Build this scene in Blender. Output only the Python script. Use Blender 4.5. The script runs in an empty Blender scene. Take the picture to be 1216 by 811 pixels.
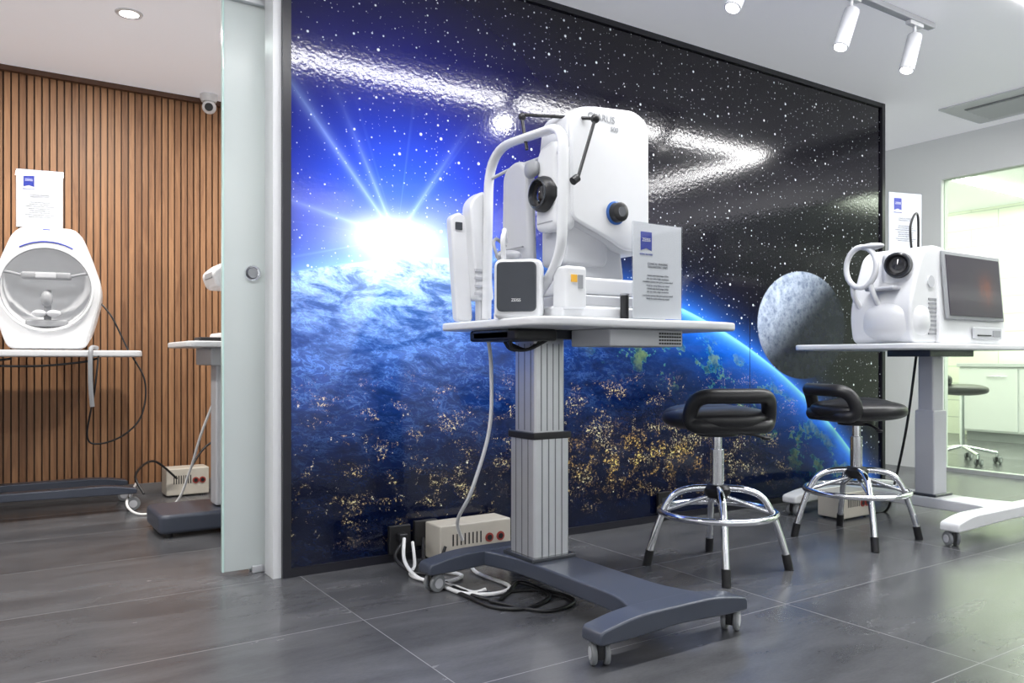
import bpy, bmesh, math, random
from mathutils import Vector, Matrix
random.seed(4)
S=bpy.context.scene
S.view_settings.view_transform='Standard'
S.view_settings.exposure=0.0
# ------------------------------------------------------------ materials
class X:
    def __init__(s,nt,o): s.nt=nt; s.o=o
    def m(s,op,b=None,c=None):
        n=s.nt.nodes.new('ShaderNodeMath'); n.operation=op
        for i,v in enumerate((s,b,c)):
            if v is None: continue
            if isinstance(v,X): s.nt.links.new(v.o,n.inputs[i])
            else: n.inputs[i].default_value=v
        return X(s.nt,n.outputs[0])
    def __add__(s,b): return s.m('ADD',b)
    __radd__=__add__
    def __sub__(s,b): return s.m('SUBTRACT',b)
    def __rsub__(s,b): return (s*-1)+b
    def __mul__(s,b): return s.m('MULTIPLY',b)
    __rmul__=__mul__
    def __truediv__(s,b): return s.m('DIVIDE',b)
    def exp(s): return s.m('MINIMUM',0.0).m('EXPONENT')
    def sqrt(s): return s.m('SQRT')
    def absv(s): return s.m('ABSOLUTE')
    def pw(s,b): return s.m('POWER',b)
    def mn(s,b): return s.m('MINIMUM',b)
    def mx(s,b): return s.m('MAXIMUM',b)
    def ss(s,a,b):
        n=s.nt.nodes.new('ShaderNodeMapRange'); n.interpolation_type='SMOOTHSTEP'
        s.nt.links.new(s.o,n.inputs[0]); n.inputs[1].default_value=a; n.inputs[2].default_value=b
        if a>b:
            n.inputs[1].default_value=b; n.inputs[2].default_value=a; n.inputs[3].default_value=1; n.inputs[4].default_value=0
        return X(s.nt,n.outputs[0])
def mixc(nt,f,a,b):
    n=nt.nodes.new('ShaderNodeMix'); n.data_type='RGBA'
    for i,v in ((0,f),(6,a),(7,b)):
        if isinstance(v,X): nt.links.new(v.o,n.inputs[i])
        elif i==0: n.inputs[0].default_value=v
        else: n.inputs[i].default_value=(*v,1)
    return X(nt,n.outputs[2])
def addc(nt,a,f,col):
    n=nt.nodes.new('ShaderNodeVectorMath'); n.operation='SCALE'
    n.inputs[0].default_value=col; nt.links.new(f.o,n.inputs['Scale'])
    k=nt.nodes.new('ShaderNodeVectorMath'); k.operation='ADD'
    nt.links.new(a.o,k.inputs[0]); nt.links.new(n.outputs[0],k.inputs[1])
    return X(nt,k.outputs[0])
def pos(nt):
    t=nt.nodes.new('ShaderNodeTexCoord'); s=nt.nodes.new('ShaderNodeSeparateXYZ')
    nt.links.new(t.outputs['Object'],s.inputs[0])
    return [X(nt,s.outputs[i]) for i in range(3)]
def comb(nt,a,b,c):
    n=nt.nodes.new('ShaderNodeCombineXYZ')
    for i,v in enumerate((a,b,c)):
        if isinstance(v,X): nt.links.new(v.o,n.inputs[i])
        else: n.inputs[i].default_value=v
    return X(nt,n.outputs[0])
def noise(nt,v,scale,detail=4,rough=.5,dist=0):
    n=nt.nodes.new('ShaderNodeTexNoise'); nt.links.new(v.o,n.inputs['Vector'])
    n.inputs['Scale'].default_value=scale; n.inputs['Detail'].default_value=detail
    n.inputs['Roughness'].default_value=rough; n.inputs['Distortion'].default_value=dist
    return X(nt,n.outputs[0])
def newmat(name):
    m=bpy.data.materials.new(name); m.use_nodes=True; nt=m.node_tree
    return m,nt,nt.nodes['Principled BSDF']
def bump(nt,b,h,strength,dist=.01):
    n=nt.nodes.new('ShaderNodeBump'); n.inputs['Strength'].default_value=strength; n.inputs['Distance'].default_value=dist
    nt.links.new(h.o,n.inputs['Height']); nt.links.new(n.outputs[0],b.inputs['Normal'])
def mat(name,col,rough=.45,metal=0,var=.06,nscale=18,emis=0,coat=0,trans=0,alpha=1):
    m,nt,b=newmat(name); p=pos(nt)
    n=noise(nt,comb(nt,*p),nscale,3)
    c=mixc(nt,n,tuple(max(0,k*(1-var)) for k in col),tuple(min(1,k*(1+var)) for k in col))
    nt.links.new(c.o,b.inputs['Base Color'])
    b.inputs['Roughness'].default_value=rough; b.inputs['Metallic'].default_value=metal
    b.inputs['Coat Weight'].default_value=coat; b.inputs['Transmission Weight'].default_value=trans
    b.inputs['Alpha'].default_value=alpha
    if emis:
        b.inputs['Emission Color'].default_value=(*col,1); b.inputs['Emission Strength'].default_value=emis
    return m
WHITE=mat('white_plastic',(.72,.73,.75),.28,var=.02)
WHITE2=mat('offwhite_plastic',(.52,.53,.56),.4,var=.03)
GREYP=mat('grey_plastic',(.3,.31,.33),.45)
DKG=mat('dark_grey_panel',(.04,.045,.055),.25,coat=.4)
BLACK=mat('black_plastic',(.012,.012,.014),.4)
LEATH=mat('black_leather',(.012,.012,.014),.38,nscale=120,var=.4)
GLOSSB=mat('lens_glass',(.005,.005,.01),.05,coat=1)
CHROME=mat('chrome',(.86,.87,.9),.1,1,var=.03)
ALU=mat('brushed_aluminium',(.68,.69,.72),.32,.65)
ALUD=mat('aluminium_groove',(.22,.23,.25),.4,.8)
SLATE=mat('slate_powdercoat',(.055,.065,.092),.34,coat=.2)
BEIGE=mat('beige_metal',(.58,.54,.47),.45)
BLUE=mat('blue_logo',(.02,.04,.4),.4)
BLUER=mat('blue_ring',(.03,.12,.4),.3)
YEL=mat('yellow_label',(.85,.45,.03),.5)
RED=mat('red_socket',(.35,.05,.04),.5)
PAPER=mat('paper',(.8,.8,.82),.7,var=.02)
INK=mat('ink',(.16,.16,.19),.8)
WALLW=mat('painted_wall',(.86,.87,.88),.7,var=.02,nscale=3)
DARKF=mat('dark_frame',(.012,.012,.018),.3)
WCABLE=mat('white_cable',(.8,.8,.8),.5)
RUBBER=mat('grey_rubber',(.2,.21,.22),.5)
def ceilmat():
    m,nt,b=newmat('painted_ceiling_fill_glow'); p=pos(nt); n=noise(nt,comb(nt,*p),2,3)
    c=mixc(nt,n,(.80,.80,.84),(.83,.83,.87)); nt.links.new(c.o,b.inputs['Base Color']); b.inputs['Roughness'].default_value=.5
    b.inputs['Emission Color'].default_value=(.93,.94,1,1); b.inputs['Emission Strength'].default_value=.21  # ordinary ceiling paint; faint glow added as ambient fill, not a fixture
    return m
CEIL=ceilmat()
def emi(name,col,st):
    m,nt,b=newmat(name); b.inputs['Base Color'].default_value=(*col,1)
    b.inputs['Emission Color'].default_value=(*col,1); b.inputs['Emission Strength'].default_value=st
    return m
LED=emi('led_diffuser',(1,.98,.96),14)
def thinglass(name,tint,fac,rough=0.02):
    m,nt,b=newmat(name); out=nt.nodes['Material Output']
    t=nt.nodes.new('ShaderNodeBsdfTransparent'); t.inputs[0].default_value=(*tint,1)
    g=nt.nodes.new('ShaderNodeBsdfGlossy'); g.inputs['Roughness'].default_value=rough
    mx=nt.nodes.new('ShaderNodeMixShader'); mx.inputs[0].default_value=fac
    nt.links.new(t.outputs[0],mx.inputs[1]); nt.links.new(g.outputs[0],mx.inputs[2]); nt.links.new(mx.outputs[0],out.inputs[0])
    return m
GLASS=thinglass('clear_glass',(.88,.94,.87),.08)
ACRYL=thinglass('acrylic',(.95,.96,.97),.06)
def frosted():
    m,nt,b=newmat('frosted_glass'); out=nt.nodes['Material Output']
    p=pos(nt); n=noise(nt,comb(nt,*p),2,2)
    c=mixc(nt,n,(.68,.73,.74),(.75,.79,.80))
    b.inputs['Roughness'].default_value=.22; nt.links.new(c.o,b.inputs['Base Color'])
    t=nt.nodes.new('ShaderNodeBsdfTranslucent'); nt.links.new(c.o,t.inputs[0])
    q=nt.nodes.new('ShaderNodeBsdfTransparent'); q.inputs[0].default_value=(.8,.88,.88,1)
    m1=nt.nodes.new('ShaderNodeMixShader'); m1.inputs[0].default_value=.4
    nt.links.new(b.outputs[0],m1.inputs[1]); nt.links.new(t.outputs[0],m1.inputs[2])
    m2=nt.nodes.new('ShaderNodeMixShader'); m2.inputs[0].default_value=.15
    nt.links.new(m1.outputs[0],m2.inputs[1]); nt.links.new(q.outputs[0],m2.inputs[2]); nt.links.new(m2.outputs[0],out.inputs[0])
    return m
FROST=frosted()
def floor_mat():
    m,nt,b=newmat('slate_tiles'); x,y,z=pos(nt)
    def grout(c,o,pitch):
        f=((c-o+pitch*20)/pitch).m('FRACT'); return ((f-.5).absv()).ss(.5-.0022/pitch*1.0,.5-.0008/pitch)
    g=grout(x,1.05,1.33).mx(grout(y,1.83,.665))
    ix=((x-1.05)/1.33).m('FLOOR'); iy=((y-1.83)/.665).m('FLOOR')
    w=nt.nodes.new('ShaderNodeTexWhiteNoise'); nt.links.new(comb(nt,ix,iy,0).o,w.inputs['Vector']); wv=X(nt,w.outputs[0])
    n=noise(nt,comb(nt,x*1.0+wv*9,y*3.0,z),2.2,9,.6,.3)
    n2=noise(nt,comb(nt,x,y*3,z),60,4,.6)
    f=(n*.8+n2*.2+wv*.08).ss(.2,.95)
    c=mixc(nt,f,(.050,.052,.058),(.135,.137,.147))
    c=mixc(nt,g,c,(.20,.20,.21)); nt.links.new(c.o,b.inputs['Base Color'])
    r=(n*.14+.18).mx(g*.6); nt.links.new(r.o,b.inputs['Roughness'])
    bump(nt,b,(n*.3+n2*.2)-g*.4,.045,.004)
    b.inputs['Specular IOR Level'].default_value=.55
    return m
def wood_mat():
    m,nt,b=newmat('walnut_slats'); x,y,z=pos(nt)
    ix=(x/.04).m('FLOOR')
    w=nt.nodes.new('ShaderNodeTexWhiteNoise'); w.noise_dimensions='1D'; nt.links.new(ix.o,w.inputs['W']); wv=X(nt,w.outputs[0])
    n=noise(nt,comb(nt,x*14+wv*7,y*14,z*.9+wv*31),3,6,.6,.8)
    c=mixc(nt,(n*.8+wv*.3).ss(.2,.9),(.17,.075,.033),(.43,.225,.11)); nt.links.new(c.o,b.inputs['Base Color'])
    b.inputs['Roughness'].default_value=.5; return m
def mural_mat():
    m,nt,b=newmat('space_mural_print'); x,y,z=pos(nt)
    P=comb(nt,x,0,z)
    dx=x-1.48; dz=z-1.40
    s2=dx*dx+dz*dz; s=s2.sqrt(); s2e=dx*dx*.45+dz*dz*2.4
    ex=x-1.99; ez=z+2.81
    re=(ex*ex+ez*ez).sqrt()-4.15
    n_lo=noise(nt,P,1.6,4,.55)
    n_md=noise(nt,comb(nt,x*1.0-z*.6,0,z*2.6+x*.5),4.5,10,.7,.5)
    n_wv=noise(nt,comb(nt,x*1.0-z*.9,0,z*2.2+x*.8),11,8,.68,.9)
    # space
    c=mixc(nt,n_lo,(.0015,.001,.004),(.008,.006,.013))
    c=addc(nt,c,(s2/-.42).exp()*(n_lo*.5+.7),(.010,.018,.62))
    c=addc(nt,c,(s2/-.14).exp(),(.02,.15,.70))
    ang=dz.m('ARCTAN2',dx)
    rn=noise(nt,comb(nt,ang*1.0,0,0),6,2,.6).ss(.60,.8)
    c=addc(nt,c,rn*(s2/-.17).exp(),(.25,.45,.85))
    for (ca,sa,L) in ((-.62,.785,.40),(-.42,.907,.13),(.55,.83,.12),(-.97,.24,.14)):
        al=(dx*ca+dz*sa).mx(0); pe=(dx*-sa+dz*ca).absv()
        c=addc(nt,c,(pe/(al*-.02-.005)).exp()*al.ss(0,.05)*(al*al/-L).exp()*.7,(.45,.65,1))
    def stars(scale,rad,thr):
        v=nt.nodes.new('ShaderNodeTexVoronoi'); v.voronoi_dimensions='2D'
        nt.links.new(comb(nt,x,z,0).o,v.inputs['Vector']); v.inputs['Scale'].default_value=scale
        sc=nt.nodes.new('ShaderNodeSeparateColor'); nt.links.new(v.outputs['Color'],sc.inputs[0])
        r=X(nt,sc.outputs[0]).ss(thr,1)
        return (X(nt,v.outputs['Distance'])/(r*rad+.004)).ss(1,.35)*(r*.6+.4)*X(nt,sc.outputs[0]).ss(thr,thr+.02)
    star=stars(10,.085,.5)+stars(19,.10,.4)*.8+stars(32,.11,.35)*.5
    c=addc(nt,c,star,(.9,.95,1))
    lx=(x).ss(2.4,3.2)
    c=addc(nt,c,(re.mx(0)/-.05).exp()*(lx*.85+.1),(.03,.22,1.0))
    c=addc(nt,c,(re.mx(0)/-.06).exp()*(dx*dx/-.30).exp()*.9,(.30,.62,1.0))
    # moon
    mx_=(x-4.27)*.78; mz=z-1.09
    md=(mx_*mx_+mz*mz).sqrt()
    ms=(md).ss(.340,.333)
    n_mo=noise(nt,P,13,10,.72)
    def vor(sc_):
        vm=nt.nodes.new('ShaderNodeTexVoronoi'); vm.voronoi_dimensions='2D'; nt.links.new(comb(nt,x+n_mo*.03,z,0).o,vm.inputs['Vector']); vm.inputs['Scale'].default_value=sc_
        return X(nt,vm.outputs['Distance'])
    crater=vor(16).ss(.12,.3)*.6+vor(38).ss(.1,.35)*.4
    lit=(mx_*-2.0+mz*2.0+.12).ss(0,.9)
    mo=mixc(nt,(n_mo.ss(.35,.68)*.6+crater*.4),(.10,.15,.28),(.70,.80,.97))
    mo=mixc(nt,lit*.92+.03,(.004,.004,.012),mo)
    c=mixc(nt,ms,c,mo)
    # earth
    dep=re*-1
    inner=(dep.mx(0)/-.16).exp()
    day=(z.ss(.30,1.2)*x.ss(3.3,1.2))
    f=(day*.80+inner*.85*lx+.02)*(n_md*2.6-.5).mx(.08)
    e=mixc(nt,f.mn(1),(.0008,.0012,.007),(.014,.12,.74))
    ridge=((n_wv-.5).absv()).ss(.045,.0)
    e=addc(nt,e,ridge*n_md.ss(.38,.62)*(day*1.1+.03),(.12,.27,.56))
    cl=n_md.ss(.40,.60)*(((dx*dx)*.45+(dz*dz)*2.2)*-4.6).exp()*1.3*dx.ss(.62,.1)
    e=addc(nt,e,cl,(.65,.85,1.0))
    e=addc(nt,e,(s2/-.14).exp()*.3,(.25,.6,1.0))
    ln=noise(nt,comb(nt,x-z*.3,0,z*1.3+x*.6),5.2,8,.64)
    lmask=x.ss(2.4,2.8)*dep.ss(.05,.12)*dep.ss(.48,.30)
    land=ln.ss(.54,.56)*lmask
    coast=(ln-.55).absv().ss(.012,.0)*lmask
    n_g=noise(nt,P,14,6,.6)
    e=mixc(nt,land*.85,e,mixc(nt,n_g.ss(.4,.62),(.004,.045,.05),(.14,.22,.06)))
    e=addc(nt,e,coast*.25,(.08,.6,.45))
    cm=noise(nt,comb(nt,x,.7,z*1.7),7.5,7,.68).ss(.52,.64)
    blobm=(((x-2.88)*(x-2.88)/.26+(z-.36)*(z-.36)/.013)*-1).exp()
    reg=(z.ss(.86,.62)*x.ss(4.4,3.8)*z.ss(.05,.25))
    fine=noise(nt,P,75,5,.85)
    e=addc(nt,e,fine.ss(.54,.61)*cm*reg*2.2,(1,.72,.30))
    e=addc(nt,e,fine.ss(.51,.6)*noise(nt,P,12,5,.7).ss(.48,.6)*blobm*2.2,(1,.62,.14))
    e=addc(nt,e,noise(nt,comb(nt,x,3.3,z),34,5,.8).ss(.64,.70)*(reg*.9+blobm)*1.6,(1,.85,.5))
    e=addc(nt,e,(dep.mx(0)/-.022).exp()*(lx*.95+.1),(.35,.8,1))
    e=addc(nt,e,(dep.mx(0)/-.10).exp()*(lx*1.0),(.0,.18,.9))
    c=mixc(nt,re.ss(.006,-.006),c,e)
    c=addc(nt,c,(s2e/-.012).exp()*1.6+(s2e/-.045).exp()*.35,(1,1,1))
    al=dx*-.50+dz*-.866; pe=(dx*-.866+dz*.50)+al*.10
    c=addc(nt,c,pe.ss(-.03,.01)*((pe.mx(0)/(al.mx(.02)*-.55)).exp())*al.ss(0,.05)*(al.mx(0)/-.20).exp()*.8,(.85,.93,1))
    seam=((x-2.377).absv().mn((x-3.77).absv())).ss(.004,.002)
    c=mixc(nt,seam*.8,c,(.004,.004,.006))
    cl_=nt.nodes.new('ShaderNodeVectorMath'); cl_.operation='MINIMUM'; nt.links.new(c.o,cl_.inputs[0]); cl_.inputs[1].default_value=(.97,.97,.97)
    nt.links.new(cl_.outputs[0],b.inputs['Base Color'])
    b.inputs['Roughness'].default_value=.10; b.inputs['Specular IOR Level'].default_value=.5
    nb=noise(nt,P,55,2,.5)
    bump(nt,b,nb,.12,.004)
    return m
MURAL=mural_mat(); FLOOR=floor_mat(); WOOD=wood_mat()
def brickmat():
    m,nt,b=newmat('white_wall_tiles'); x,y,z=pos(nt)
    k=nt.nodes.new('ShaderNodeTexBrick'); nt.links.new(comb(nt,y,z,0).o,k.inputs[0])
    k.inputs['Color1'].default_value=(.76,.79,.68,1); k.inputs['Color2'].default_value=(.80,.83,.72,1); k.inputs['Mortar'].default_value=(.5,.55,.47,1)
    k.inputs['Scale'].default_value=1; k.inputs['Brick Width'].default_value=.6; k.inputs['Row Height'].default_value=.2; k.inputs['Mortar Size'].default_value=.006
    nt.links.new(k.outputs[0],b.inputs['Base Color']); b.inputs['Roughness'].default_value=.25
    return m
TILEW=brickmat()
def retina():
    m,nt,b=newmat('lcd_screen'); x,y,z=pos(nt)
    dx=x-4.48; dz=z-1.25; s2=dx*dx+dz*dz
    n=noise(nt,comb(nt,x,y,z),22,5,.6)
    c=mixc(nt,((s2/-.005).exp()*n*.6),(.055,.048,.062),(.25,.07,.035))
    nt.links.new(c.o,b.inputs['Base Color']); nt.links.new(c.o,b.inputs['Emission Color']); b.inputs['Emission Strength'].default_value=.35
    b.inputs['Roughness'].default_value=.12
    return m
SCREEN=retina()
# ------------------------------------------------------------ geometry helpers
CUR={'root':None,'inv':Matrix()}
def begin(name,loc=(0,0,0),rz=0,world=True):
    e=bpy.data.objects.new(name,None); e.empty_display_size=.1; S.collection.objects.link(e)
    M=Matrix.Translation(loc)@Matrix.Rotation(rz,4,'Z')
    e.location=loc; e.rotation_euler=(0,0,rz)
    CUR['root']=e; CUR['inv']=M.inverted() if world else Matrix()
    return e
def end(): CUR['root']=None
def put(name,me,mt):
    o=bpy.data.objects.new(name,me); S.collection.objects.link(o)
    if mt: me.materials.append(mt)
    if CUR['root']:
        o.parent=CUR['root']; o.matrix_parent_inverse=CUR['inv']
    return o
def fin(bm,name,mt,bev=0,seg=3,xf=None,sharp=38,wn=True):
    bmesh.ops.recalc_face_normals(bm,faces=bm.faces)
    if bev>0:
        ed=[e for e in bm.edges if len(e.link_faces)==2 and e.calc_face_angle(0)>math.radians(32)]
        bmesh.ops.bevel(bm,geom=ed,offset=bev,segments=seg,affect='EDGES',profile=.5,clamp_overlap=True)
    if xf: bmesh.ops.transform(bm,matrix=xf,verts=bm.verts)
    me=bpy.data.meshes.new(name); bm.to_mesh(me); bm.free()
    for p in me.polygons: p.use_smooth=True
    me.set_sharp_from_angle(angle=math.radians(sharp))
    o=put(name,me,mt)
    if wn:
        w=o.modifiers.new('wn','WEIGHTED_NORMAL'); w.keep_sharp=True
    return o
def rotm(c,rot):
    from mathutils import Euler
    return Matrix.Translation(c)@Euler(rot).to_matrix().to_4x4()@Matrix.Translation(-Vector(c))
def box(name,a,b,mt,bev=0,seg=3,rot=None,xf=None):
    bm=bmesh.new(); bmesh.ops.create_cube(bm,size=1)
    c=[(a[i]+b[i])/2 for i in range(3)]; d=[abs(b[i]-a[i]) for i in range(3)]
    for v in bm.verts: v.co=Vector((c[0]+v.co.x*d[0],c[1]+v.co.y*d[1],c[2]+v.co.z*d[2]))
    return fin(bm,name,mt,bev,seg,rotm(c,rot) if rot else xf)
def cyl(name,p,q,r,mt,r2=None,n=32,bev=0):
    p=Vector(p);q=Vector(q); bm=bmesh.new()
    bmesh.ops.create_cone(bm,cap_ends=True,segments=n,radius1=r,radius2=r if r2 is None else r2,depth=(q-p).length)
    M=Matrix.Translation((p+q)/2)@(q-p).to_track_quat('Z','Y').to_matrix().to_4x4()
    return fin(bm,name,mt,bev,3,M)
def cr(pts,cyc,k=8):
    P=[Vector(p) for p in pts]; n=len(P); out=[]
    rng=range(n) if cyc else range(n-1)
    for i in rng:
        g=(lambda j:P[j%n]) if cyc else (lambda j:P[max(0,min(n-1,j))])
        a,b,c,d=g(i-1),g(i),g(i+1),g(i+2)
        for t in range(k):
            t/=k
            out.append(.5*((2*b)+(c-a)*t+(2*a-5*b+4*c-d)*t*t+(3*b-a-3*c+d)*t**3))
    if not cyc: out.append(P[-1])
    return out
def tube(name,pts,r,mt,cyc=False,smooth=True,n=12,k=8,sy=1.0):
    P=cr(pts,cyc,k) if smooth else [Vector(p) for p in pts]
    N=len(P); bm=bmesh.new(); rings=[]
    up=None
    for i in range(N):
        a=P[(i-1)%N] if (cyc or i>0) else P[0]; c=P[(i+1)%N] if (cyc or i<N-1) else P[-1]
        t=(c-a).normalized()
        if up is None:
            up=Vector((0,0,1)) if abs(t.z)<.9 else Vector((1,0,0))
        s=t.cross(up).normalized(); up=s.cross(t).normalized()
        rings.append([bm.verts.new(P[i]+(s*math.cos(2*math.pi*j/n)*r*sy+up*math.sin(2*math.pi*j/n)*r)) for j in range(n)])
    L=N if cyc else N-1
    for i in range(L):
        A=rings[i];B=rings[(i+1)%N]
        off=0
        if cyc and i==N-1:
            best=min(range(n),key=lambda o:(A[0].co-B[o].co).length); off=best
        for j in range(n):
            bm.faces.new((A[j],A[(j+1)%n],B[(j+1+off)%n],B[(j+off)%n]))
    if not cyc:
        bm.faces.new(rings[0][::-1]); bm.faces.new(rings[-1])
    return fin(bm,name,mt,0,wn=False,sharp=60)
def rpoly(pts,r,n=6):
    out=[];N=len(pts)
    for i in range(N):
        p=Vector(pts[i][:2]); a=Vector(pts[i-1][:2]); b=Vector(pts[(i+1)%N][:2])
        rr=pts[i][2] if len(pts[i])>2 else r
        u=(a-p);v=(b-p); rr=min(rr,u.length*.48,v.length*.48)
        if rr<1e-5: out.append(p); continue
        u.normalize();v.normalize(); A=p+u*rr;B=p+v*rr
        for k in range(n+1):
            t=k/n; out.append(A*(1-t)**2+p*2*t*(1-t)+B*t*t)
    return out
def prism(name,pts,ax,a,b,mt,bev=0,seg=3,xf=None,taper=1):
    bm=bmesh.new()
    def mk(u,v,w): return {'x':(w,u,v),'y':(u,w,v),'z':(u,v,w)}[ax]
    cu=sum(p[0] for p in pts)/len(pts); cv=sum(p[1] for p in pts)/len(pts)
    A=[bm.verts.new(mk(p[0],p[1],a)) for p in pts]
    B=[bm.verts.new(mk(cu+(p[0]-cu)*taper,cv+(p[1]-cv)*taper,b)) for p in pts]
    fa=bm.faces.new(A); fb=bm.faces.new(B[::-1]); n=len(pts)
    for i in range(n): bm.faces.new((A[i],B[i],B[(i+1)%n],A[(i+1)%n]))
    bmesh.ops.recalc_face_normals(bm,faces=bm.faces)
    if bev:
        ed=list(set(list(fa.edges)+list(fb.edges)))
        bmesh.ops.bevel(bm,geom=ed,offset=bev,segments=seg,affect='EDGES',profile=.5,clamp_overlap=True)
    return fin(bm,name,mt,0,seg,xf)
def lathe(name,prof,c,ax,mt,n=40):
    bm=bmesh.new(); rings=[]
    ax=Vector(ax).normalized(); q=ax.to_track_quat('Z','Y'); c=Vector(c)
    for r,h in prof:
        rings.append([bm.verts.new(c+q@Vector((r*math.cos(2*math.pi*j/n),r*math.sin(2*math.pi*j/n),h))) for j in range(n)])
    for A,B in zip(rings,rings[1:]):
        for j in range(n): bm.faces.new((A[j],A[(j+1)%n],B[(j+1)%n],B[j]))
    bm.faces.new(rings[0][::-1]); bm.faces.new(rings[-1])
    return fin(bm,name,mt,0,wn=False,sharp=40)
def blob(name,c,r,mt,e=1.0,ez=1.0,xf=None):
    bm=bmesh.new(); bmesh.ops.create_uvsphere(bm,u_segments=40,v_segments=24,radius=1)
    sp=lambda v,k: math.copysign(abs(v)**k,v)
    for v in bm.verts:
        v.co=Vector((c[0]+sp(v.co.x,e)*r[0],c[1]+sp(v.co.y,e)*r[1],c[2]+sp(v.co.z,ez)*r[2]))
    return fin(bm,name,mt,0,3,xf,sharp=70,wn=False)
def text(name,s,size,M,mt):
    cu=bpy.data.curves.new(name,'FONT'); cu.body=s; cu.size=size; cu.align_x='CENTER'; cu.align_y='CENTER'; cu.extrude=.0003
    o=bpy.data.objects.new(name,cu); S.collection.objects.link(o)
    me=bpy.data.meshes.new_from_object(o.evaluated_get(bpy.context.evaluated_depsgraph_get()))
    bpy.data.objects.remove(o)
    me.transform(M); me.materials.clear()
    return put(name,me,mt)
FRONT=Matrix.Rotation(math.pi/2,4,'X')   # text facing -Y
def area(name,loc,sx,sy,w,col=(1,1,1),rot=(0,0,0),shape='RECTANGLE',spread=math.pi):
    l=bpy.data.lights.new(name,'AREA'); l.shape=shape; l.size=sx; l.size_y=sy; l.energy=w; l.color=col; l.spread=spread
    o=bpy.data.objects.new(name,l); o.location=loc; o.rotation_euler=rot; S.collection.objects.link(o); return o
# ------------------------------------------------------------ room shell
H=2.63
box('floor',(-3.2,-3.2,-.1),(10,5.9,0),FLOOR)
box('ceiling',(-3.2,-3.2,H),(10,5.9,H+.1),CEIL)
box('wall_mural',(1.0,3.165,0),(5.14,3.27,H),WALLW)
begin('space_mural_panel',(3.07,3.16,1.3))
box('mural_print',(1.0,3.155,.03),(5.12,3.165,H-.02),MURAL)
box('frame_left',(.978,3.14,0),(1.012,3.165,H),DARKF)
box('frame_right',(5.105,3.14,0),(5.14,3.165,H),DARKF)
box('frame_top',(1.012,3.142,H-.03),(5.105,3.165,H),DARKF)
box('frame_bottom',(1.012,3.142,0),(5.105,3.165,.035),DARKF)
end()
box('trim_1',(.945,3.16,0),(.978,3.27,H),WHITE)
box('wall_front_left',(-3.2,3.16,0),(-1.0,3.27,H),WALLW)
box('wall_header',(-1.0,3.16,2.37),(.945,3.40,H),WALLW)
box('wall_back',(-3.2,5.66,0),(10,5.8,H),mat('dark_backing',(.08,.04,.022),.6))
box('wall_corridor_side',(5.04,3.27,0),(5.14,5.66,H),WALLW)
box('wall_left',(-3.2,-3.2,0),(-3.1,5.66,H),WALLW)
box('wall_behind_camera',(-3.1,-3.2,0),(6.29,-3.1,H),WALLW)
bm=bmesh.new()
xx=-3.08
while xx<5.0:
    M=Matrix.Translation((xx+.014,5.652,H/2))@Matrix.Diagonal((.031,.016,H,1))
    bmesh.ops.create_cube(bm,size=1,matrix=M); xx+=.04
fin(bm,'wall_slat_cladding',WOOD,wn=False)
box('trim_2',(-3.1,5.60,H-.03),(5.04,5.636,H),mat('trim_wood',(.09,.04,.02),.5))
box('baseboard_back',(-3.1,5.63,0),(5.04,5.643,.07),mat('baseboard_grey',(.16,.15,.15),.5))
box('wall_corridor_back',(5.14,5.60,0),(6.29,5.66,H),WALLW)
box('wall_end_pier',(6.29,3.375,0),(6.39,5.66,H),WALLW)
box('wall_end_header',(6.29,-3.2,2.30),(6.39,3.375,H),WALLW)
box('window_1',(6.33,-3.1,.03),(6.345,3.375,2.30),GLASS)
box('trim_3',(6.30,-3.1,0),(6.375,3.375,.03),ALU)
box('wall_far_room',(9.6,-3.2,0),(9.7,5.7,H),TILEW)
box('wall_far_room_side',(6.39,5.5,0),(9.6,5.6,H),mat('pale_green_wall',(.78,.82,.68),.6))
for i,yy in enumerate((1.2,2.6,4.0,5.1)):
    begin('linear_ceiling_light',(8,yy,H-.02))
    box('diffuser',(6.6,yy-.05,H-.03),(9.4,yy+.05,H-.001),LED); end()
area('light_far',(8,3,H-.05),2.6,4,140,(1,1,.88))
begin('base_cabinet',(9.2,3.2,0))
box('carcass',(8.95,1.5,.1),(9.53,4.6,.8),WHITE,.005)
box('plinth',(9.01,1.55,0),(9.5,4.55,.1),GREYP)
box('worktop',(8.92,1.48,.8),(9.55,4.62,.84),WHITE2,.004)
for i in range(5):
    y0=1.52+i*.62; box('door_%d'%i,(8.935,y0,.12),(8.95,y0+.6,.78),WHITE,.003)
    cyl('handle_%d'%i,(8.92,y0+.1,.7),(8.92,y0+.3,.7),.006,CHROME)
end()
# sliding frosted door
begin('sliding_glass_door',(1.2,3.32,0))
box('glass_pane',(.79,3.312,.015),(1.75,3.326,2.33),FROST,.002)
box('edge_strip',(.786,3.309,.015),(.793,3.329,2.33),mat('polished_glass_edge',(.6,.8,.76),.1),.001)
lathe('pull_ring',[(.0,0),(.012,0),(.026,.004),(.03,.01),(.033,.006),(.034,-.01)],(.905,3.308,1.228),(0,-1,0),CHROME)
lathe('pull_cup',[(.0,.001),(.02,.001),(.021,-.002)],(.905,3.298,1.228),(0,-1,0),GREYP)
box('top_rail',(.79,3.29,2.33),(1.75,3.35,2.365),ALU,.003)
end()
begin('door_floor_guide',(.93,3.3,0)); box('guide_block',(.90,3.29,0),(.955,3.305,.03),ALU,.004); box('guide_block_rear',(.90,3.332,0),(.955,3.35,.03),ALU,.004); end()
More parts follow.
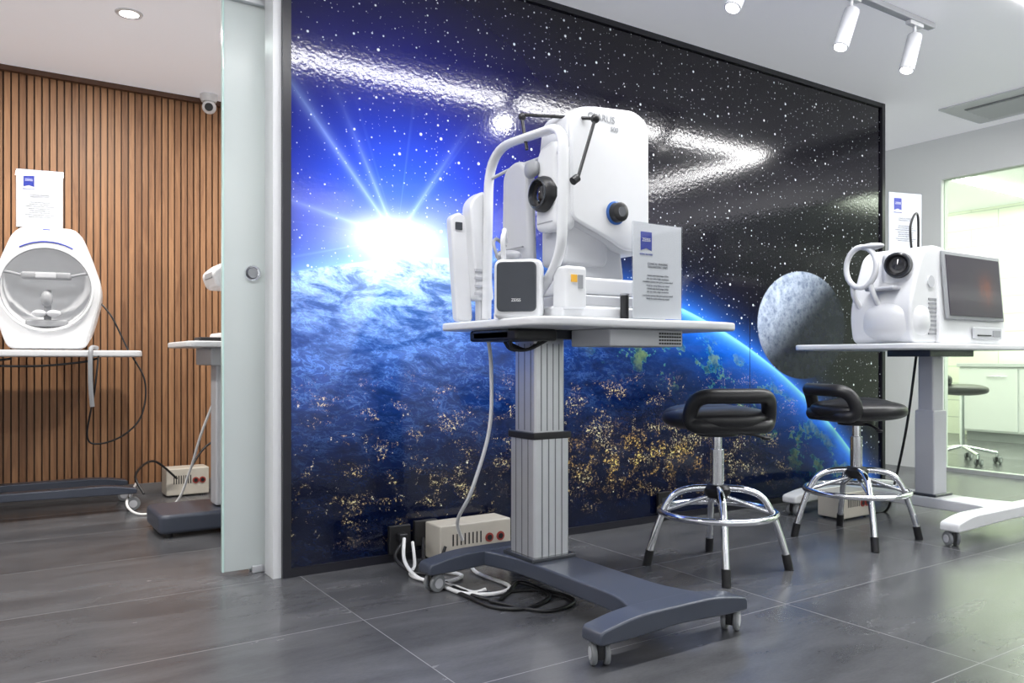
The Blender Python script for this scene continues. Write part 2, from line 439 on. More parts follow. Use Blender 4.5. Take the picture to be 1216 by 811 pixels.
# ceiling LED profile
begin('linear_ceiling_light',(2.5,1.82,H))
box('profile_long',(-2.0,1.77,H-.012),(5.6,1.87,H-.001),LED)
box('profile_short',(5.5,-2.2,H-.012),(5.6,1.77,H-.001),LED)
box('profile_back',(-2.0,-2.2,H-.012),(5.5,-2.1,H-.001),LED); end()
area('light_strip_long',(1.8,1.82,H-.02),7.4,.09,98)
area('light_strip_short',(5.55,-.2,H-.02),.09,3.9,58)
area('light_strip_back',(1.8,-2.15,H-.02),7.4,.09,42)
# AC
begin('ceiling_air_vent',(5.85,2.4,H))
box('vent_frame',(5.55,1.75,H-.014),(6.12,3.0,H-.001),WHITE,.004)
box('vent_well',(5.67,1.87,H-.02),(6.0,2.88,H-.014),GREYP)
for i in range(6):
    x0=5.69+i*.053; box('louvre_%d'%i,(x0,1.88,H-.030),(x0+.034,2.87,H-.024),WHITE,.001,rot=(0,.3,0))
end()
# track with spots
begin('track_spotlight_rail',(3,2.26,H))
box('track',(1.9,2.24,H-.03),(4.12,2.28,H-.001),WHITE2,.003)
for i,(sx,tx,ty) in enumerate(((3.96,-.15,-.06),(3.42,-.17,-.05),(2.68,-.2,-.06))):
    box('adapter_%d'%i,(sx-.06,2.245,H-.05),(sx+.06,2.275,H-.03),WHITE,.003)
    cyl('stem_%d'%i,(sx,2.26,H-.05),(sx,2.26,H-.10),.008,WHITE)
    a=Vector((sx+.02,2.27,H-.09)); b=a+Vector((tx*.45,ty*.4+.03,-.19))
    cyl('can_%d'%i,a,b,.036,WHITE2,bev=.004)
    cyl('lamp_face_%d'%i,b,b+(b-a).normalized()*.002,.028,LED)
end()
def spot(name,loc,tgt,w,ang=60,rad=.02):
    l=bpy.data.lights.new(name,'SPOT'); l.energy=w; l.spot_size=math.radians(ang); l.spot_blend=.8; l.shadow_soft_size=rad
    o=bpy.data.objects.new(name,l); o.location=loc; S.collection.objects.link(o)
    o.rotation_euler=(Vector(tgt)-Vector(loc)).to_track_quat('-Z','Y').to_euler()
spot('spot_a',(3.88,2.27,2.31),(3.5,3.16,.8),45,75); spot('spot_b',(3.34,2.27,2.31),(2.9,3.16,.7),42,75); spot('spot_c',(2.6,2.27,2.31),(1.9,3.16,.95),60,80)
# left room lights
for i,(lx,ly) in enumerate(((.596,4.43),(-.9,4.43),(2.2,4.43))):
    begin('recessed_downlight',(lx,ly,H))
    lathe('trim_ring',[(.045,-.001),(.045,-.006),(.062,-.007),(.066,0)],(lx,ly,H),(0,0,1),WHITE)
    cyl('lamp',(lx,ly,H-.006),(lx,ly,H-.002),.046,LED); end()
    area('light_down_%d'%i,(lx,ly,H-.015),.12,.12,38,(1,.96,.9),shape='DISK')
begin('security_camera',(1.22,5.5,H))
lathe('mount',[(.0,0),(.055,0),(.055,-.03),(.045,-.05),(0,-.05)],(1.22,5.5,H),(0,0,1),WHITE)
blob('ball',(1.22,5.49,H-.085),(.045,.045,.045),WHITE)
cyl('lens',(1.21,5.45,H-.095),(1.205,5.435,H-.10),.026,BLACK); end()
# ------------------------------------------------------------ furniture functions
def caster(tag,x,y,zt,r=.034,rz=0,wm=None):
    wm=wm or RUBBER
    c,s=math.cos(rz),math.sin(rz)
    def P(a,b,z): return (x+a*c-b*s,y+a*s+b*c,z)
    for k in (-1,1):
        cyl('caster_%s_wheel%d'%(tag,k),P(.01,k*.011,r),P(.01,k*.027,r),r,wm,bev=.006)
        cyl('caster_%s_hub%d'%(tag,k),P(.01,k*.027,r),P(.01,k*.029,r),r*.55,WHITE2)
    cyl('caster_%s_axle'%tag,P(.01,-.02,r),P(.01,.02,r),r*.3,BLACK)
    box('caster_%s_fork'%tag,(-.014,-.0105,r*.6),(.024,.0105,r*1.95),BLACK,.003,xf=Matrix.Translation((x,y,0))@Matrix.Rotation(rz,4,'Z'))
    cyl('caster_%s_stem'%tag,(x,y,r*1.7),(x,y,zt+.01),.012,CHROME)
def barprof(x0,x1,zb,zt,ze):
    xm=(x0+x1)/2
    return rpoly([(x0,zb,.01),(x0+.1,zb,.02),(xm,zb+.01,.05),(x1-.1,zb,.02),(x1,zb,.01),(x1,ze,.02),(x1-.14,zt,.1),(x0+.14,zt,.1),(x0,ze,.02)],.02)
def instrument_table(base,colm,X0,X1,Yf,Yr,cx,cy,top,T,cw=.16,cd=.16,cols=True,rx0=None,rx1=None,sleeve=True):
    zb=.072
    prism('foot_bar_front',barprof(X0,X1,zb,.138,.112),'y',Yf-.045,Yf+.045,base,.018)
    prism('foot_bar_rear',barprof(rx0 or X0,rx1 or X1,zb,.138,.112),'y',Yr-.045,Yr+.045,base,.018)
    xm=cx
    prism('base_beam',rpoly([(xm-.17,Yf-.02),(xm-.10,Yf+.14,.1),(xm-.10,Yr-.2,.1),(xm-.16,Yr+.02),(xm+.16,Yr+.02),(xm+.10,Yr-.2,.1),(xm+.10,Yf+.14,.1),(xm+.17,Yf-.02)],.02),'z',.078,.136,base,.012)
    box('column_foot_plate',(cx-cw/2-.02,cy-cd/2-.02,.135),(cx+cw/2+.02,cy+cd/2+.02,.15),DKG,.004)
    box('column_lower',(cx-cw/2,cy-cd/2,.14),(cx+cw/2,cy+cd/2,.60),colm,.01)
    box('column_upper',(cx-cw/2+.012,cy-cd/2+.012,.55),(cx+cw/2-.012,cy+cd/2-.012,T-.06),colm,.01)
    if sleeve: box('column_collar',(cx-cw/2-.006,cy-cd/2-.006,.58),(cx+cw/2+.006,cy+cd/2+.006,.605),BLACK,.003)
    if cols:
        for k,dx in enumerate((-.045,-.015,.015,.045)):
            box('groove_front_%d'%k,(cx+dx-.002,cy-cd/2-.001,.15),(cx+dx+.002,cy-cd/2+.002,.58),ALUD)
            box('groove_frontu_%d'%k,(cx+dx*.9-.002,cy-cd/2+.011,.61),(cx+dx*.9+.002,cy-cd/2+.013,T-.08),ALUD)
        for k,dy in enumerate((-.04,0,.04)):
            box('groove_side_%d'%k,(cx-cw/2-.001,cy+dy-.002,.15),(cx-cw/2+.002,cy+dy+.002,.58),ALUD)
            box('groove_sideu_%d'%k,(cx-cw/2+.011,cy+dy-.002,.61),(cx-cw/2+.013,cy+dy+.002,T-.08),ALUD)
    prism('tabletop',top,'z',T-.03,T,WHITE,.008)
    box('top_bracket',(cx-.22,cy-.12,T-.065),(cx+.22,cy+.12,T-.03),DKG,.004)
    for tag,(a,b) in {'fl':(X0+.035,Yf),'fr':(X1-.035,Yf),'rl':((rx0 or X0)+.035,Yr),'rr':((rx1 or X1)-.035,Yr)}.items():
        caster(tag,a,b,zb,rz={'fl':1.1,'fr':.5,'rl':.2,'rr':0}[tag])
T=1.012
begin('instrument_table',(1.75,2.3,0))
top=rpoly([(1.44,2.04,.06),(1.58,2.02,.1),(1.85,2.04,.2),(2.18,2.0,.2),(2.40,2.04,.1),(2.42,2.4,.1),(2.35,2.7,.08),(1.45,2.72,.06)],.05)
instrument_table(SLATE,ALU,1.42,2.03,1.75,2.66,1.74,2.45,top,T,rx0=1.36,rx1=1.98)
box('power_module',(1.79,2.1,.92),(2.14,2.32,T-.031),WHITE2,.006)
for i in range(9):
    for j in range(4):
        box('vent_%d_%d'%(i,j),(2.02+i*.0125,2.0985,.928+j*.012),(2.029+i*.0125,2.101,.934+j*.012),BLACK)
box('cable_tray',(1.52,2.28,.94),(1.70,2.6,T-.031),BLACK,.01)
for i in range(5):
    y0=2.35+i*.05
    tube('underside_cable_%d'%i,[(1.55+.02*i,y0,.96),(1.56+.03*i,y0+.02,.915+.01*(i%3)),(1.62+.03*i,y0,.91),(1.7,y0-.02,.95)],.006,BLACK)
end()
# ------------------------------------------------------------ main imaging device
begin('retinal_imaging_camera',(1.8,2.3,T))
W=WHITE
box('base_plate',(1.60,2.12,T),(2.08,2.56,T+.045),W,.012)
box('xy_stage',(1.66,2.14,T+.045),(2.04,2.50,T+.085),WHITE2,.008)
box('upper_stage',(1.70,2.17,T+.09),(1.98,2.46,T+.15),W,.012)
box('front_block',(1.60,2.10,T+.03),(1.69,2.18,T+.175),W,.012)
box('warning_label',(1.62,2.098,T+.12),(1.645,2.10,T+.145),YEL)
box('warning_label_grey',(1.65,2.098,T+.10),(1.67,2.10,T+.145),GREYP)
cyl('joystick',(1.86,2.105,T+.0),(1.86,2.105,T+.085),.015,BLACK,bev=.004)
cyl('joystick_cap',(1.86,2.105,T+.085),(1.86,2.105,T+.092),.017,GREYP,bev=.002)
prism('neck',rpoly([(1.70,T+.14),(1.95,T+.14),(1.92,T+.34),(1.68,T+.34)],.03),'y',2.2,2.33,WHITE2,.02)
prism('head_shell',rpoly([(1.66,1.35,.04),(1.655,1.60,.2),(1.675,1.73,.07),(1.74,1.765,.08),(1.96,1.785,.08),(2.035,1.75,.06),(2.04,1.26,.04),(1.90,1.255,.05),(1.83,1.29,.05)],.03),'y',2.175,2.35,WHITE2,.024,4)
prism('head_side_cover',rpoly([(1.672,1.36,.03),(1.668,1.72,.07),(1.745,1.758,.08),(1.96,1.776,.06),(2.028,1.74,.05),(2.03,1.27,.04),(1.91,1.265,.04),(1.84,1.30,.05)],.03),'y',2.160,2.180,W,.009,4)
prism('head_underside',rpoly([(1.66,1.20,.03),(1.66,1.37),(1.86,1.32),(1.86,1.20,.04)],.03),'y',2.19,2.33,WHITE2,.02)
text('head_lettering','CLARUS',.034,Matrix.Translation((1.80,2.1585,1.722))@FRONT,GREYP)
text('head_lettering_sub','500',.024,Matrix.Translation((1.86,2.1585,1.69))@FRONT,GREYP)
lathe('focus_knob_ring',[(0,0),(.042,0),(.042,.004),(.036,.008)],(1.865,2.160,1.395),(0,-1,0),BLUER)
lathe('focus_knob',[(0,0),(.036,0),(.034,.03),(.028,.034),(0,.034)],(1.865,2.158,1.395),(0,-1,0),BLACK)
lathe('focus_knob_face',[(0,.034),(.018,.034),(.017,.036)],(1.865,2.158,1.395),(0,-1,0),DKG)
prism('lens_housing',rpoly([(2.17,1.32,.03),(2.17,1.60,.05),(2.20,1.63,.04),(2.29,1.61,.05),(2.30,1.32,.03)],.03),'x',1.61,1.70,W,.022,4)
box('lens_housing_seam',(1.6085,2.19,1.345),(1.6105,2.28,1.349),GREYP)
lathe('lens_barrel',[(0,-.02),(.062,-.02),(.062,.005),(.056,.02),(.05,.024),(.044,.01),(.02,.004),(0,.002)],(1.60,2.235,1.445),(-1,0,0),BLACK)
lathe('lens_ring_outer',[(.05,.0),(.052,.026),(.046,.028),(.044,.0)],(1.60,2.235,1.445),(-1,0,0),DKG)
lathe('front_lens',[(0,.018),(.02,.016),(.034,.008),(.036,0)],(1.60,2.235,1.445),(-1,0,0),GLOSSB)
Yn,Yfar=2.125,2.585
loop=rpoly([(Yn+.13,1.10,.03),(Yn,1.22,.09),(Yn-.01,1.655,.08),(Yfar,1.675,.16),(Yfar+.02,1.03,.0)],.05,10)
tube('head_rest_frame',[(1.60,p[0],p[1]) for p in loop],.015,W,smooth=False,n=16,sy=1.3)
tube('head_rest_brow_band',[(1.60,2.13,1.56),(1.63,2.20,1.585),(1.64,2.34,1.59),(1.63,2.48,1.585),(1.60,2.585,1.56)],.006,WHITE2)
blob('brow_pad',(1.60,2.30,1.545),(.018,.04,.032),GREYP,ez=.7)
prism('patient_panel',rpoly([(2.36,1.20,.03),(2.345,1.56,.05),(2.41,1.605,.05),(2.51,1.58,.05),(2.555,1.2,.03)],.04),'x',1.62,1.66,WHITE2,.018,3,rotm((1.63,2.45,1.4),(0,-.06,0)))
box('panel_seam',(1.612,2.38,1.28),(1.62,2.54,1.284),GREYP)
def chin(): return rotm((1.50,2.245,T),(0,0,math.radians(-38)))
prism('chin_module_body',rpoly([(1.425,T,.02),(1.425,T+.20,.03),(1.59,T+.20,.03),(1.59,T,.02)],.02),'y',2.215,2.30,W,.012,3,chin())
prism('chin_module_face',rpoly([(1.434,T+.022,.02),(1.434,T+.190,.02),(1.568,T+.190,.02),(1.568,T+.022,.02)],.02),'y',2.206,2.217,DKG,.004,3,chin())
text('chin_module_logo','ZEISS',.014,chin()@Matrix.Translation((1.50,2.2045,T+.06))@FRONT,PAPER)
tube('chin_cup_arm',[(1.47,2.28,T+.19),(1.46,2.27,T+.27),(1.48,2.29,T+.30),(1.51,2.34,T+.31),(1.54,2.38,T+.28)],.009,W)
tube('chin_cup_arm_dark',[(1.49,2.33,T+.19),(1.48,2.36,T+.26),(1.51,2.39,T+.29),(1.56,2.41,T+.27)],.006,GREYP)
blob('chin_cup',(1.52,2.33,T+.225),(.04,.06,.018),WHITE2)
prism('rear_tablet',rpoly([(1.50,1.02,.02),(1.47,1.42,.02),(1.51,1.44,.01),(1.545,1.42,.02),(1.57,1.02,.02)],.02),'y',2.655,2.695,W,.008)
box('rear_tablet_button',(1.49,2.648,1.37),(1.52,2.657,1.40),DKG,.003)
prism('rear_printer',rpoly([(1.56,1.1,.02),(1.53,1.48,.04),(1.60,1.53,.03),(1.64,1.1,.02)],.02),'y',2.61,2.68,W,.012)
box('rear_post',(1.58,2.62,T),(1.62,2.66,1.12),WHITE2,.006)
for i in range(4): box('rear_rib_%d'%i,(1.55,2.605,1.12+i*.03),(1.62,2.612,1.13+i*.03),WHITE2)
tube('fixation_arm_1',[(1.60,2.33,1.62),(1.60,2.36,1.735)],.006,BLACK,smooth=False)
blob('fixation_joint_0',(1.60,2.36,1.745),(.014,.014,.014),BLACK)
tube('fixation_arm_2',[(1.60,2.36,1.752),(1.74,2.12,1.70)],.006,BLACK,smooth=False)
blob('fixation_joint_1',(1.74,2.12,1.70),(.016,.016,.016),BLACK)
tube('fixation_arm_3',[(1.74,2.12,1.70),(1.65,2.105,1.475)],.006,BLACK,smooth=False)
cyl('fixation_tip',(1.655,2.11,1.485),(1.635,2.11,1.47),.014,BLACK)
end()
def sign(loc,rz,w=.225,h=.325):
    begin('information_sign',loc,rz,world=False)
    box('sheet',(-w/2,-.001,.004),(w/2,.001,h),PAPER)
    box('acrylic_front',(-w/2-.004,-.004,0),(w/2+.004,-.002,h+.003),ACRYL)
    box('acrylic_back',(-w/2-.004,.002,0),(w/2+.004,.004,h+.003),ACRYL)
    box('acrylic_foot',(-w/2-.004,-.002,0),(w/2+.004,.018,.003),ACRYL)
    lx=-w/2+.06
    prism('logo',[(lx-.026,h-.085),(lx+.026,h-.085),(lx+.026,h-.03),(lx-.026,h-.03)],'y',-.0018,-.001,BLUE)
    prism('logo_tail',[(lx-.026,h-.085),(lx-.026,h-.095),(lx,h-.087),(lx+.026,h-.095),(lx+.026,h-.085)],'y',-.0018,-.001,BLUE)
    text('logo_text','ZEISS',.017,Matrix.Translation((lx,-.0022,h-.058))@FRONT,PAPER)
    text('caption','SEEING BEYOND',.008,Matrix.Translation((lx,-.0016,h-.108))@FRONT,BLUE)
    text('heading','CLINICAL IMAGING\nDIAGNOSTIC UNIT',.011,Matrix.Translation((0,-.0016,h-.145))@FRONT,INK)
    words='retinal wide field image of the eye with a high resolution system that gives precise detail for early follow up'.split()
    k=0
    for blk,(z0,nl) in enumerate(((h-.18,3),(h-.215,3),(h-.25,2))):
        for i in range(nl):
            ln=' '.join(words[(k+j)%len(words)] for j in range(6)); k+=5
            text('line_%d_%d'%(blk,i),ln,.0085,Matrix.Translation((0,-.0016,z0-i*.011))@FRONT,INK)
    end()
sign((1.965,2.05,T),0,w=.23,h=.335)
# ------------------------------------------------------------ stools
def stool(x,y,rz,legrot):
    begin('saddle_stool',(x,y,0),rz,world=False)
    blob('seat_pad',(0,.01,.628),(.22,.21,.052),LEATH,e=.9,ez=.7)
    blob('seat_pad_nose',(-.03,.05,.638),(.18,.15,.05),LEATH,e=.95,ez=.8)
    R=.205
    pts=rpoly([(-.205,.605,.06),(-.165,.728,.07),(.165,.728,.07),(.205,.605,.06)],.05,8)
    P=[]
    for p in pts:
        a=p[0]/R; rr=R+.10*(p[1]-.6); P.append((rr*math.sin(a),-rr*math.cos(a)+.0,p[1]))
    tube('seat_handle_loop',P,.030,LEATH,cyc=True,smooth=False,n=16,sy=1.0)
    cyl('seat_plate',(0,0,.555),(0,0,.585),.085,BLACK,bev=.004)
    tube('lever',[(.05,0,.565),(.14,-.02,.56),(.2,-.03,.545)],.006,BLACK)
    blob('lever_knob',(.205,-.03,.543),(.022,.01,.008),BLACK)
    cyl('gas_rod',(0,0,.36),(0,0,.56),.02,CHROME)
    cyl('gas_sleeve',(0,0,.30),(0,0,.50),.028,CHROME,bev=.003)
    lathe('hub',[(0,-.02),(.04,-.02),(.055,0),(.055,.02),(.04,.035),(0,.035)],(0,0,.315),(0,0,1),BLACK)
    for i in range(4):
        a=legrot-rz+math.pi/2*i+math.pi/4; c,s=math.cos(a),math.sin(a)
        tube('leg_%d'%(i+1),[(c*r,s*r,z) for r,z in ((.03,.335),(.11,.33),(.175,.305),(.215,.25),(.25,.16),(.285,.045))],.0145,CHROME)
        cyl('rubber_foot_%d'%(i+1),(c*.278,s*.278,.065),(c*.292,s*.292,0.0),.018,BLACK)
        tube('brace_%d'%(i+1),[(c*.03,s*.03,.30),(c*.12,s*.12,.27),(c*.225,s*.225,.232)],.009,CHROME)
    tube('foot_ring',[(.238*math.cos(t*math.pi/16),.238*math.sin(t*math.pi/16),.236) for t in range(32)],.0135,CHROME,cyc=True,smooth=False)
    end()
stool(2.555,2.31,math.radians(-25),math.radians(4))
stool(3.55,2.32,math.radians(-110),math.radians(4))
# ------------------------------------------------------------ right table & scanner
T2=.955
begin('instrument_table',(4.25,2.35,0))
top=rpoly([(3.73,2.12,.08),(4.85,2.08,.08),(4.85,2.84,.08),(3.73,2.84,.08)],.06)
instrument_table(WHITE,WHITE2,3.74,4.75,1.97,2.86,4.31,2.37,top,T2,cw=.13,cd=.11,cols=False,sleeve=False)
end()
begin('oct_scanner',(4.3,2.4,T2))
prism('main_body',rpoly([(2.16,T2,.02),(2.20,1.45,.05),(2.50,1.46,.08),(2.60,1.3,.1),(2.62,T2,.02)],.02),'x',4.03,4.70,W,.03,4)
rt=(math.radians(-4.6),0,0)
box('screen_bezel',(4.07,2.165,1.08),(4.66,2.18,1.435),GREYP,.008,rot=rt)
box('screen',(4.095,2.160,1.10),(4.635,2.166,1.415),SCREEN,.002,rot=rt)
box('drive_bay',(4.33,2.148,.985),(4.62,2.16,1.045),WHITE2,.004)
box('drive_slot',(4.36,2.144,1.0),(4.50,2.149,1.006),BLACK); box('drive_slot_b',(4.52,2.144,.998),(4.60,2.149,1.03),GREYP)
prism('front_pod',rpoly([(3.82,T2,.05),(3.79,1.12,.1),(3.85,1.28,.1),(3.91,1.42,.06),(4.0,1.46,.05),(4.12,1.45,.02),(4.12,T2,.02)],.03),'y',2.19,2.52,W,.06,5)
for i in range(9): box('side_vent_%d'%i,(3.96,2.186,1.0+i*.022),(4.045,2.192,1.01+i*.022),GREYP)
blob('pod_lower_bulge',(3.90,2.33,1.07),(.125,.165,.115),W,e=.85,ez=.75)
box('pod_upper_block',(3.84,2.21,1.25),(3.98,2.38,1.43),W,.035,5)
lathe('lens_barrel',[(0,-.06),(.06,-.06),(.066,0),(.06,.03),(.05,.034),(.04,.015),(0,.01)],(3.83,2.27,1.35),(-1,-.35,0),BLACK)
lathe('lens_glass',[(0,.016),(.025,.014),(.038,.012)],(3.83,2.27,1.35),(-1,-.35,0),GLOSSB)
lathe('lens_ring',[(.061,.0),(.062,.033),(.055,.036),(.054,.03),(.058,0)],(3.83,2.27,1.35),(-1,-.35,0),DKG)
rg=[(3.76,2.43+.085*math.cos(t*math.pi/12),1.35+.105*math.sin(t*math.pi/12)) for t in range(24)]
tube('face_rest_ring',rg,.014,W,cyc=True,smooth=False,n=14)
tube('face_rest_arm',[(3.765,2.38,1.26),(3.78,2.37,1.2),(3.84,2.36,1.12)],.014,W)
tube('face_rest_arm_far',[(3.765,2.48,1.27),(3.78,2.48,1.2),(3.83,2.46,1.12)],.014,W)
blob('forehead_pad',(3.77,2.38,1.452),(.03,.07,.018),WHITE2)
box('chin_tray',(3.77,2.26,1.225),(3.86,2.42,1.245),WHITE2,.008)
lathe('pod_dial',[(0,0),(.03,0),(.03,.006),(0,.006)],(3.98,2.19,1.27),(0,-1,0),WHITE2)
tube('top_cable',[(4.0,2.3,1.45),(3.99,2.3,1.56),(4.03,2.3,1.63),(4.08,2.31,1.62),(4.10,2.32,1.46)],.006,BLACK)
end()
sign((4.2,2.45,1.462),math.radians(-15))
begin('rolling_stool',(6.95,3.55,0))
blob('seat',(6.95,3.55,.62),(.2,.2,.05),LEATH,ez=.7)
blob('backrest',(6.83,3.7,.70),(.1,.12,.06),LEATH,ez=.7)
cyl('gas_rod',(6.95,3.55,.12),(6.95,3.55,.6),.02,CHROME)
for i in range(5):
    a=i*2*math.pi/5+.3; c,s=math.cos(a),math.sin(a)
    tube('star_leg_%d'%i,[(6.95,3.55,.14),(6.95+c*.26,3.55+s*.26,.09)],.014,CHROME,smooth=False)
    caster('s%d'%i,6.95+c*.26,3.55+s*.26,.08,.03)
end()
# ------------------------------------------------------------ left room
begin('visual_field_analyzer',(.265,5.02,.927),math.radians(-13),world=False)
pts=[(-.19,0),(.19,0),(.225,.10),(.27,.28),(.27,.36),(.225,.5),(.175,.63),(.13,.675),(-.13,.675),(-.175,.63),(-.225,.5),(-.27,.36),(-.27,.28),(-.225,.10)]
ol=rpoly(pts,.04,4); cz=.335
def ray(a):
    best=0;d=Vector((math.cos(a),math.sin(a)))
    n=len(ol)
    for i in range(n):
        p=Vector((ol[i][0],ol[i][1]-cz)); q=Vector((ol[(i+1)%n][0],ol[(i+1)%n][1]-cz)); e=q-p
        den=d.x*e.y-d.y*e.x
        if abs(den)<1e-9: continue
        t=(p.x*e.y-p.y*e.x)/den; u=(p.x*d.y-p.y*d.x)/den
        if t>0 and -1e-6<=u<=1+1e-6: best=max(best,t)
    return best
NN=96; bm=bmesh.new(); rings=[]
rad=[ray(2*math.pi*j/NN) for j in range(NN)]
spec=[('o',.55,.42),('o',.80,.40),('o',.86,.36),('o',.97,.06),('o',.99,.03),('o',.97,.008),('o',.94,0),('c',.236,-.002),('c',.232,-.014),('c',.222,-.014),('c',.216,0),('c',.212,.03),('c',.195,.09),('c',.155,.15),('c',.10,.19),('c',.04,.205)]
for ty,k,y in spec:
    R_=[]
    for j in range(NN):
        a=2*math.pi*j/NN; r=rad[j]*k if ty=='o' else k
        R_.append(bm.verts.new((r*math.cos(a),y,cz+r*math.sin(a))))
    rings.append(R_)
for A,B in zip(rings,rings[1:]):
    for j in range(NN): bm.faces.new((A[j],A[(j+1)%NN],B[(j+1)%NN],B[j]))
bm.faces.new(rings[0][::-1]); bm.faces.new(rings[-1])
fin(bm,'housing_with_bowl',W,wn=False,sharp=30)
tube('bowl_rim',[(.222*math.cos(t*math.pi/24),-.006,cz+.222*math.sin(t*math.pi/24)) for t in range(48)],.005,GREYP,cyc=True,smooth=False)
tube('blue_arc',[(.256*math.cos(a),-.004,cz+.256*math.sin(a)) for a in [math.radians(60+6*i) for i in range(11)]],.0035,BLUE)
box('forehead_bar',(-.12,-.02,.385),(.12,.03,.425),GREYP,.012)
box('forehead_bar_pad',(-.05,-.03,.39),(.05,-.015,.42),WHITE2,.006)
tube('forehead_link_l',[(-.12,0,.405),(-.18,0,.42),(-.218,0,.42)],.008,GREYP)
tube('forehead_link_r',[(.12,0,.405),(.18,0,.42),(.218,0,.42)],.008,GREYP)
cyl('chin_post',(0,.03,.12),(0,.03,.33),.018,GREYP)
blob('chin_cup_l',(-.035,.0,.20),(.035,.03,.02),WHITE2); blob('chin_cup_r',(.035,.0,.20),(.035,.03,.02),WHITE2)
blob('chin_joint',(0,.01,.28),(.03,.03,.045),GREYP); box('chin_base',(-.10,-.01,.125),(.10,.05,.165),GREYP,.01)
prism('logo',[(-.018,.63),(.018,.63),(.018,.66),(-.018,.66)],'y',.008,.0,BLUE)
end()
sign((.24,5.16,1.607),math.radians(-10))
T3=.925
begin('instrument_table',(.2,5.1,0))
prism('tabletop',rpoly([(-.5,4.82,.06),(.73,4.86,.08),(.73,5.5,.06),(-.5,5.5,.06)],.06),'z',T3-.035,T3,WHITE,.008)
box('column',(-.25,5.1,.14),(-.1,5.25,T3-.03),ALU,.01)
prism('foot_bar_front',barprof(-.6,.72,.10,.155,.13),'y',5.03,5.11,SLATE,.014)
prism('foot_bar_rear',barprof(-.6,.72,.10,.155,.13),'y',5.4,5.48,SLATE,.014)
box('base_beam',(-.26,5.07,.105),(-.08,5.45,.15),SLATE,.01)
for t_,(a,b) in {'a':(.69,5.07),'b':(-.56,5.07),'c':(.69,5.44),'d':(-.56,5.44)}.items(): caster(t_,a,b,.10,.04)
end()
begin('power_cable',(.6,5.1,T3))
tube('hanging_cable_a',[(.53,5.2,T3+.3),(.60,5.15,T3+.2),(.68,5.14,T3+.02),(.77,5.1,.75),(.75,5.08,.55),(.65,5.05,.44),(.52,5.02,.40),(.46,5.0,.45),(.48,4.84,.7),(.50,4.84,T3-.03)],.005,BLACK)
tube('hanging_cable_b',[(.1,4.9,T3-.045),(-.05,4.88,.85),(.2,4.88,.84),(.42,4.9,.86),(.5,4.92,T3-.045)],.006,BLACK)
tube('hanging_cable_c',[(.50,4.93,T3+.014),(.47,4.86,T3+.014),(.46,4.83,T3-.02),(.46,4.83,.75),(.47,4.84,.62)],.012,GREYP)
end()
T4=.965
begin('instrument_table',(1.1,4.3,0))
prism('tabletop',rpoly([(.80,4.02,.08),(1.7,4.02,.08),(1.7,4.62,.08),(.80,4.62,.08)],.06),'z',T4-.03,T4,WHITE,.008)
box('column',(.98,4.26,.12),(1.10,4.38,T4-.03),WHITE2,.01)
box('bracket',(.93,4.15,T4-.12),(1.2,4.5,T4-.03),WHITE2,.01)
prism('base_plate',rpoly([(.69,4.15,.05),(1.4,4.15,.05),(1.4,4.55,.05),(.69,4.55,.05)],.05),'z',.02,.115,SLATE,.02)
for t_,(a,b) in {'a':(.74,4.2),'b':(1.35,4.2),'c':(.74,4.5),'d':(1.35,4.5)}.items(): cyl('glide_'+t_,(a,b,0),(a,b,.03),.02,BLACK)
end()
begin('slit_lamp',(1.15,4.35,T4))
box('base',(1.0,4.2,T4),(1.35,4.5,T4+.05),WHITE,.015)
prism('body',rpoly([(.98,T4+.28),(.95,T4+.36),(1.02,T4+.42),(1.4,T4+.42),(1.4,T4+.28)],.03),'y',4.22,4.48,WHITE,.02)
box('pillar',(1.12,4.3,T4+.05),(1.25,4.4,T4+.3),WHITE2,.01)
box('side_vent',(.955,4.25,T4+.33),(.97,4.4,T4+.36),GREYP,.003)
box('accessory_tray',(.86,4.08,T4),(.98,4.2,T4+.02),BLACK,.006)
end()
# ------------------------------------------------------------ power boxes, sockets, cables
def power(x0,x1,y0,y1,h):
    begin('power_supply_box',((x0+x1)/2,(y0+y1)/2,0))
    box('case',(x0,y0,.008),(x1,y1,h),BEIGE,.008)
    for i in range(8):
        xx=x0+.05*(x1-x0)/.3+i*(x1-x0)*.055
        box('slot_%d'%i,(xx,y0-.001,h*.45),(xx+.006,y0+.002,h*.75),BLACK)
    for i,a in enumerate((.68,.84)):
        xc=x0+a*(x1-x0); cyl('socket_%d'%i,(xc,y0+.002,h*.55),(xc,y0-.004,h*.55),.02,RED); cyl('socket_in_%d'%i,(xc,y0-.002,h*.55),(xc,y0-.006,h*.55),.012,BLACK)
    for i,(a,b) in enumerate(((x0+.03,y0+.02),(x1-.03,y0+.02),(x0+.03,y1-.02),(x1-.03,y1-.02))): cyl('pad_%d'%i,(a,b,0),(a,b,.01),.01,BLACK)
    end()
power(1.60,1.96,2.98,3.12,.165)
power(3.86,4.12,2.60,2.76,.15)
power(.94,1.2,5.40,5.56,.18)
begin('wall_socket',(1.5,3.13,.1))
box('plate',(1.43,3.118,.04),(1.53,3.141,.16),BLACK,.004); box('plate_b',(1.55,3.118,.06),(1.66,3.141,.17),BLACK,.004); box('plug',(1.46,3.08,.09),(1.50,3.118,.13),BLACK,.006); end()
begin('wall_socket',(3.04,3.13,.1)); box('plate',(3.0,3.12,.04),(3.09,3.141,.16),BLACK,.004); box('rocker',(3.02,3.115,.07),(3.07,3.121,.13),DKG,.002); end()
begin('power_cable',(1.6,2.8,0))
tube('table_drop_cable',[(1.60,2.60,.97),(1.655,2.66,.85),(1.66,2.68,.6),(1.62,2.75,.35),(1.64,2.9,.2),(1.70,2.965,.1)],.0075,WCABLE)
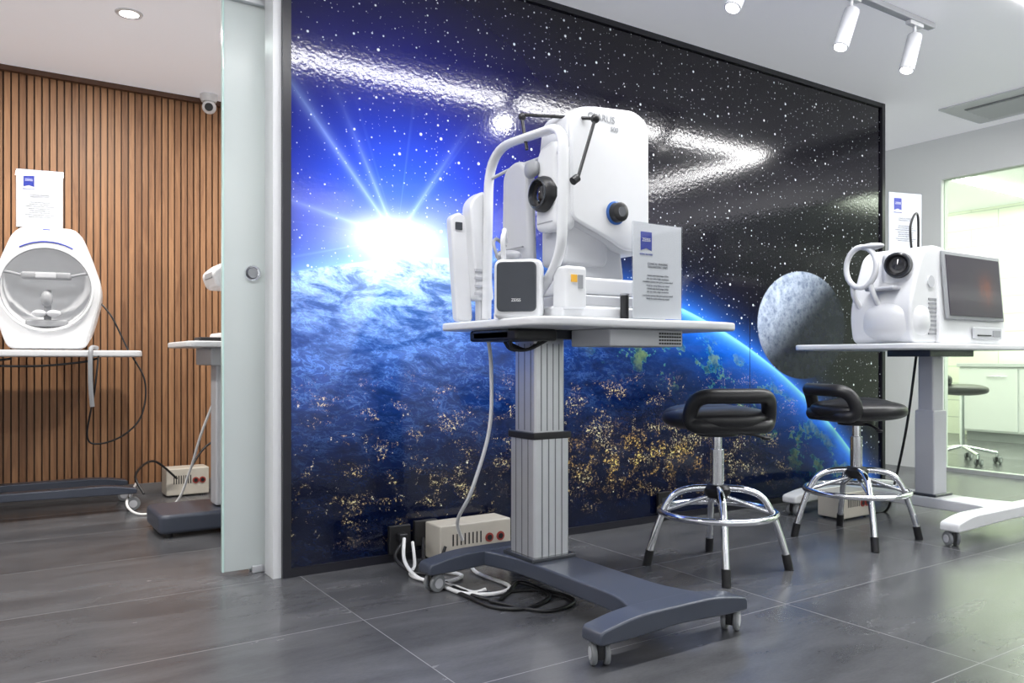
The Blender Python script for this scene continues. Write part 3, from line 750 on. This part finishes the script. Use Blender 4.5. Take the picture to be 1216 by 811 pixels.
tube('floor_cable_white',[(1.48,3.08,.11),(1.42,2.95,.05),(1.42,2.82,.01),(1.48,2.72,.01),(1.58,2.76,.01),(1.54,2.86,.01),(1.46,2.78,.01),(1.46,2.56,.01),(1.56,2.48,.01),(1.66,2.54,.01),(1.66,2.8,.01),(1.74,2.965,.06)],.0075,WCABLE)
tube('floor_cable_white_b',[(1.52,3.08,.09),(1.48,2.98,.02),(1.42,2.90,.01),(1.42,2.80,.01),(1.48,2.66,.01),(1.50,2.54,.01),(1.55,2.53,.015)],.007,WCABLE)
tube('floor_cable_black',[(1.46,2.76,.008),(1.46,2.50,.008),(1.48,2.34,.008),(1.58,2.28,.008),(1.72,2.36,.008),(1.70,2.52,.02),(1.6,2.46,.008),(1.52,2.42,.008),(1.48,2.56,.008),(1.5,2.9,.008),(1.57,3.08,.1)],.0075,BLACK)
tube('floor_cable_black_b',[(1.5,2.42,.008),(1.6,2.22,.008),(1.76,2.26,.008),(1.72,2.44,.008),(1.5,2.54,.008),(1.49,2.8,.008)],.0065,BLACK)
tube('floor_cable_black_c',[(1.48,3.08,.1),(1.40,3.0,.06),(1.42,2.90,.02),(1.50,2.86,.008),(1.58,2.95,.02),(1.62,2.97,.08)],.007,BLACK)
end()
begin('power_cable',(.9,5.1,0))
tube('loop_white',[(1.1,4.4,.9),(.98,4.55,.5),(.94,4.7,.25),(.88,4.8,.06),(.72,4.85,.008),(.66,5.0,.05),(.75,5.3,.12)],.007,WCABLE)
tube('loop_black',[(.75,5.0,.1),(.72,5.1,.2),(.85,5.3,.25),(1.0,5.38,.12)],.007,BLACK)
tube('loop_black_b',[(1.1,5.45,.18),(1.2,5.5,.3),(1.35,5.5,.38)],.007,BLACK)
end()
begin('power_cable',(4.3,2.7,0))
tube('loop',[(4.31,2.45,.9),(4.30,2.50,.5),(4.32,2.58,.18),(4.30,2.62,.01),(4.18,2.65,.01),(4.13,2.68,.05)],.007,BLACK); end()
# ------------------------------------------------------------ world, camera
w=bpy.data.worlds.new('world'); S.world=w; w.use_nodes=True
w.node_tree.nodes['Background'].inputs[0].default_value=(.8,.85,.9,1); w.node_tree.nodes['Background'].inputs[1].default_value=.3
cam=bpy.data.cameras.new('camera'); cam.lens=27.92; cam.sensor_width=36; cam.shift_y=.0185; cam.clip_start=.02
co=bpy.data.objects.new('camera',cam); co.location=(0,0,.87); co.rotation_euler=(math.pi/2,0,math.radians(-33.4)); S.collection.objects.link(co); S.camera=co
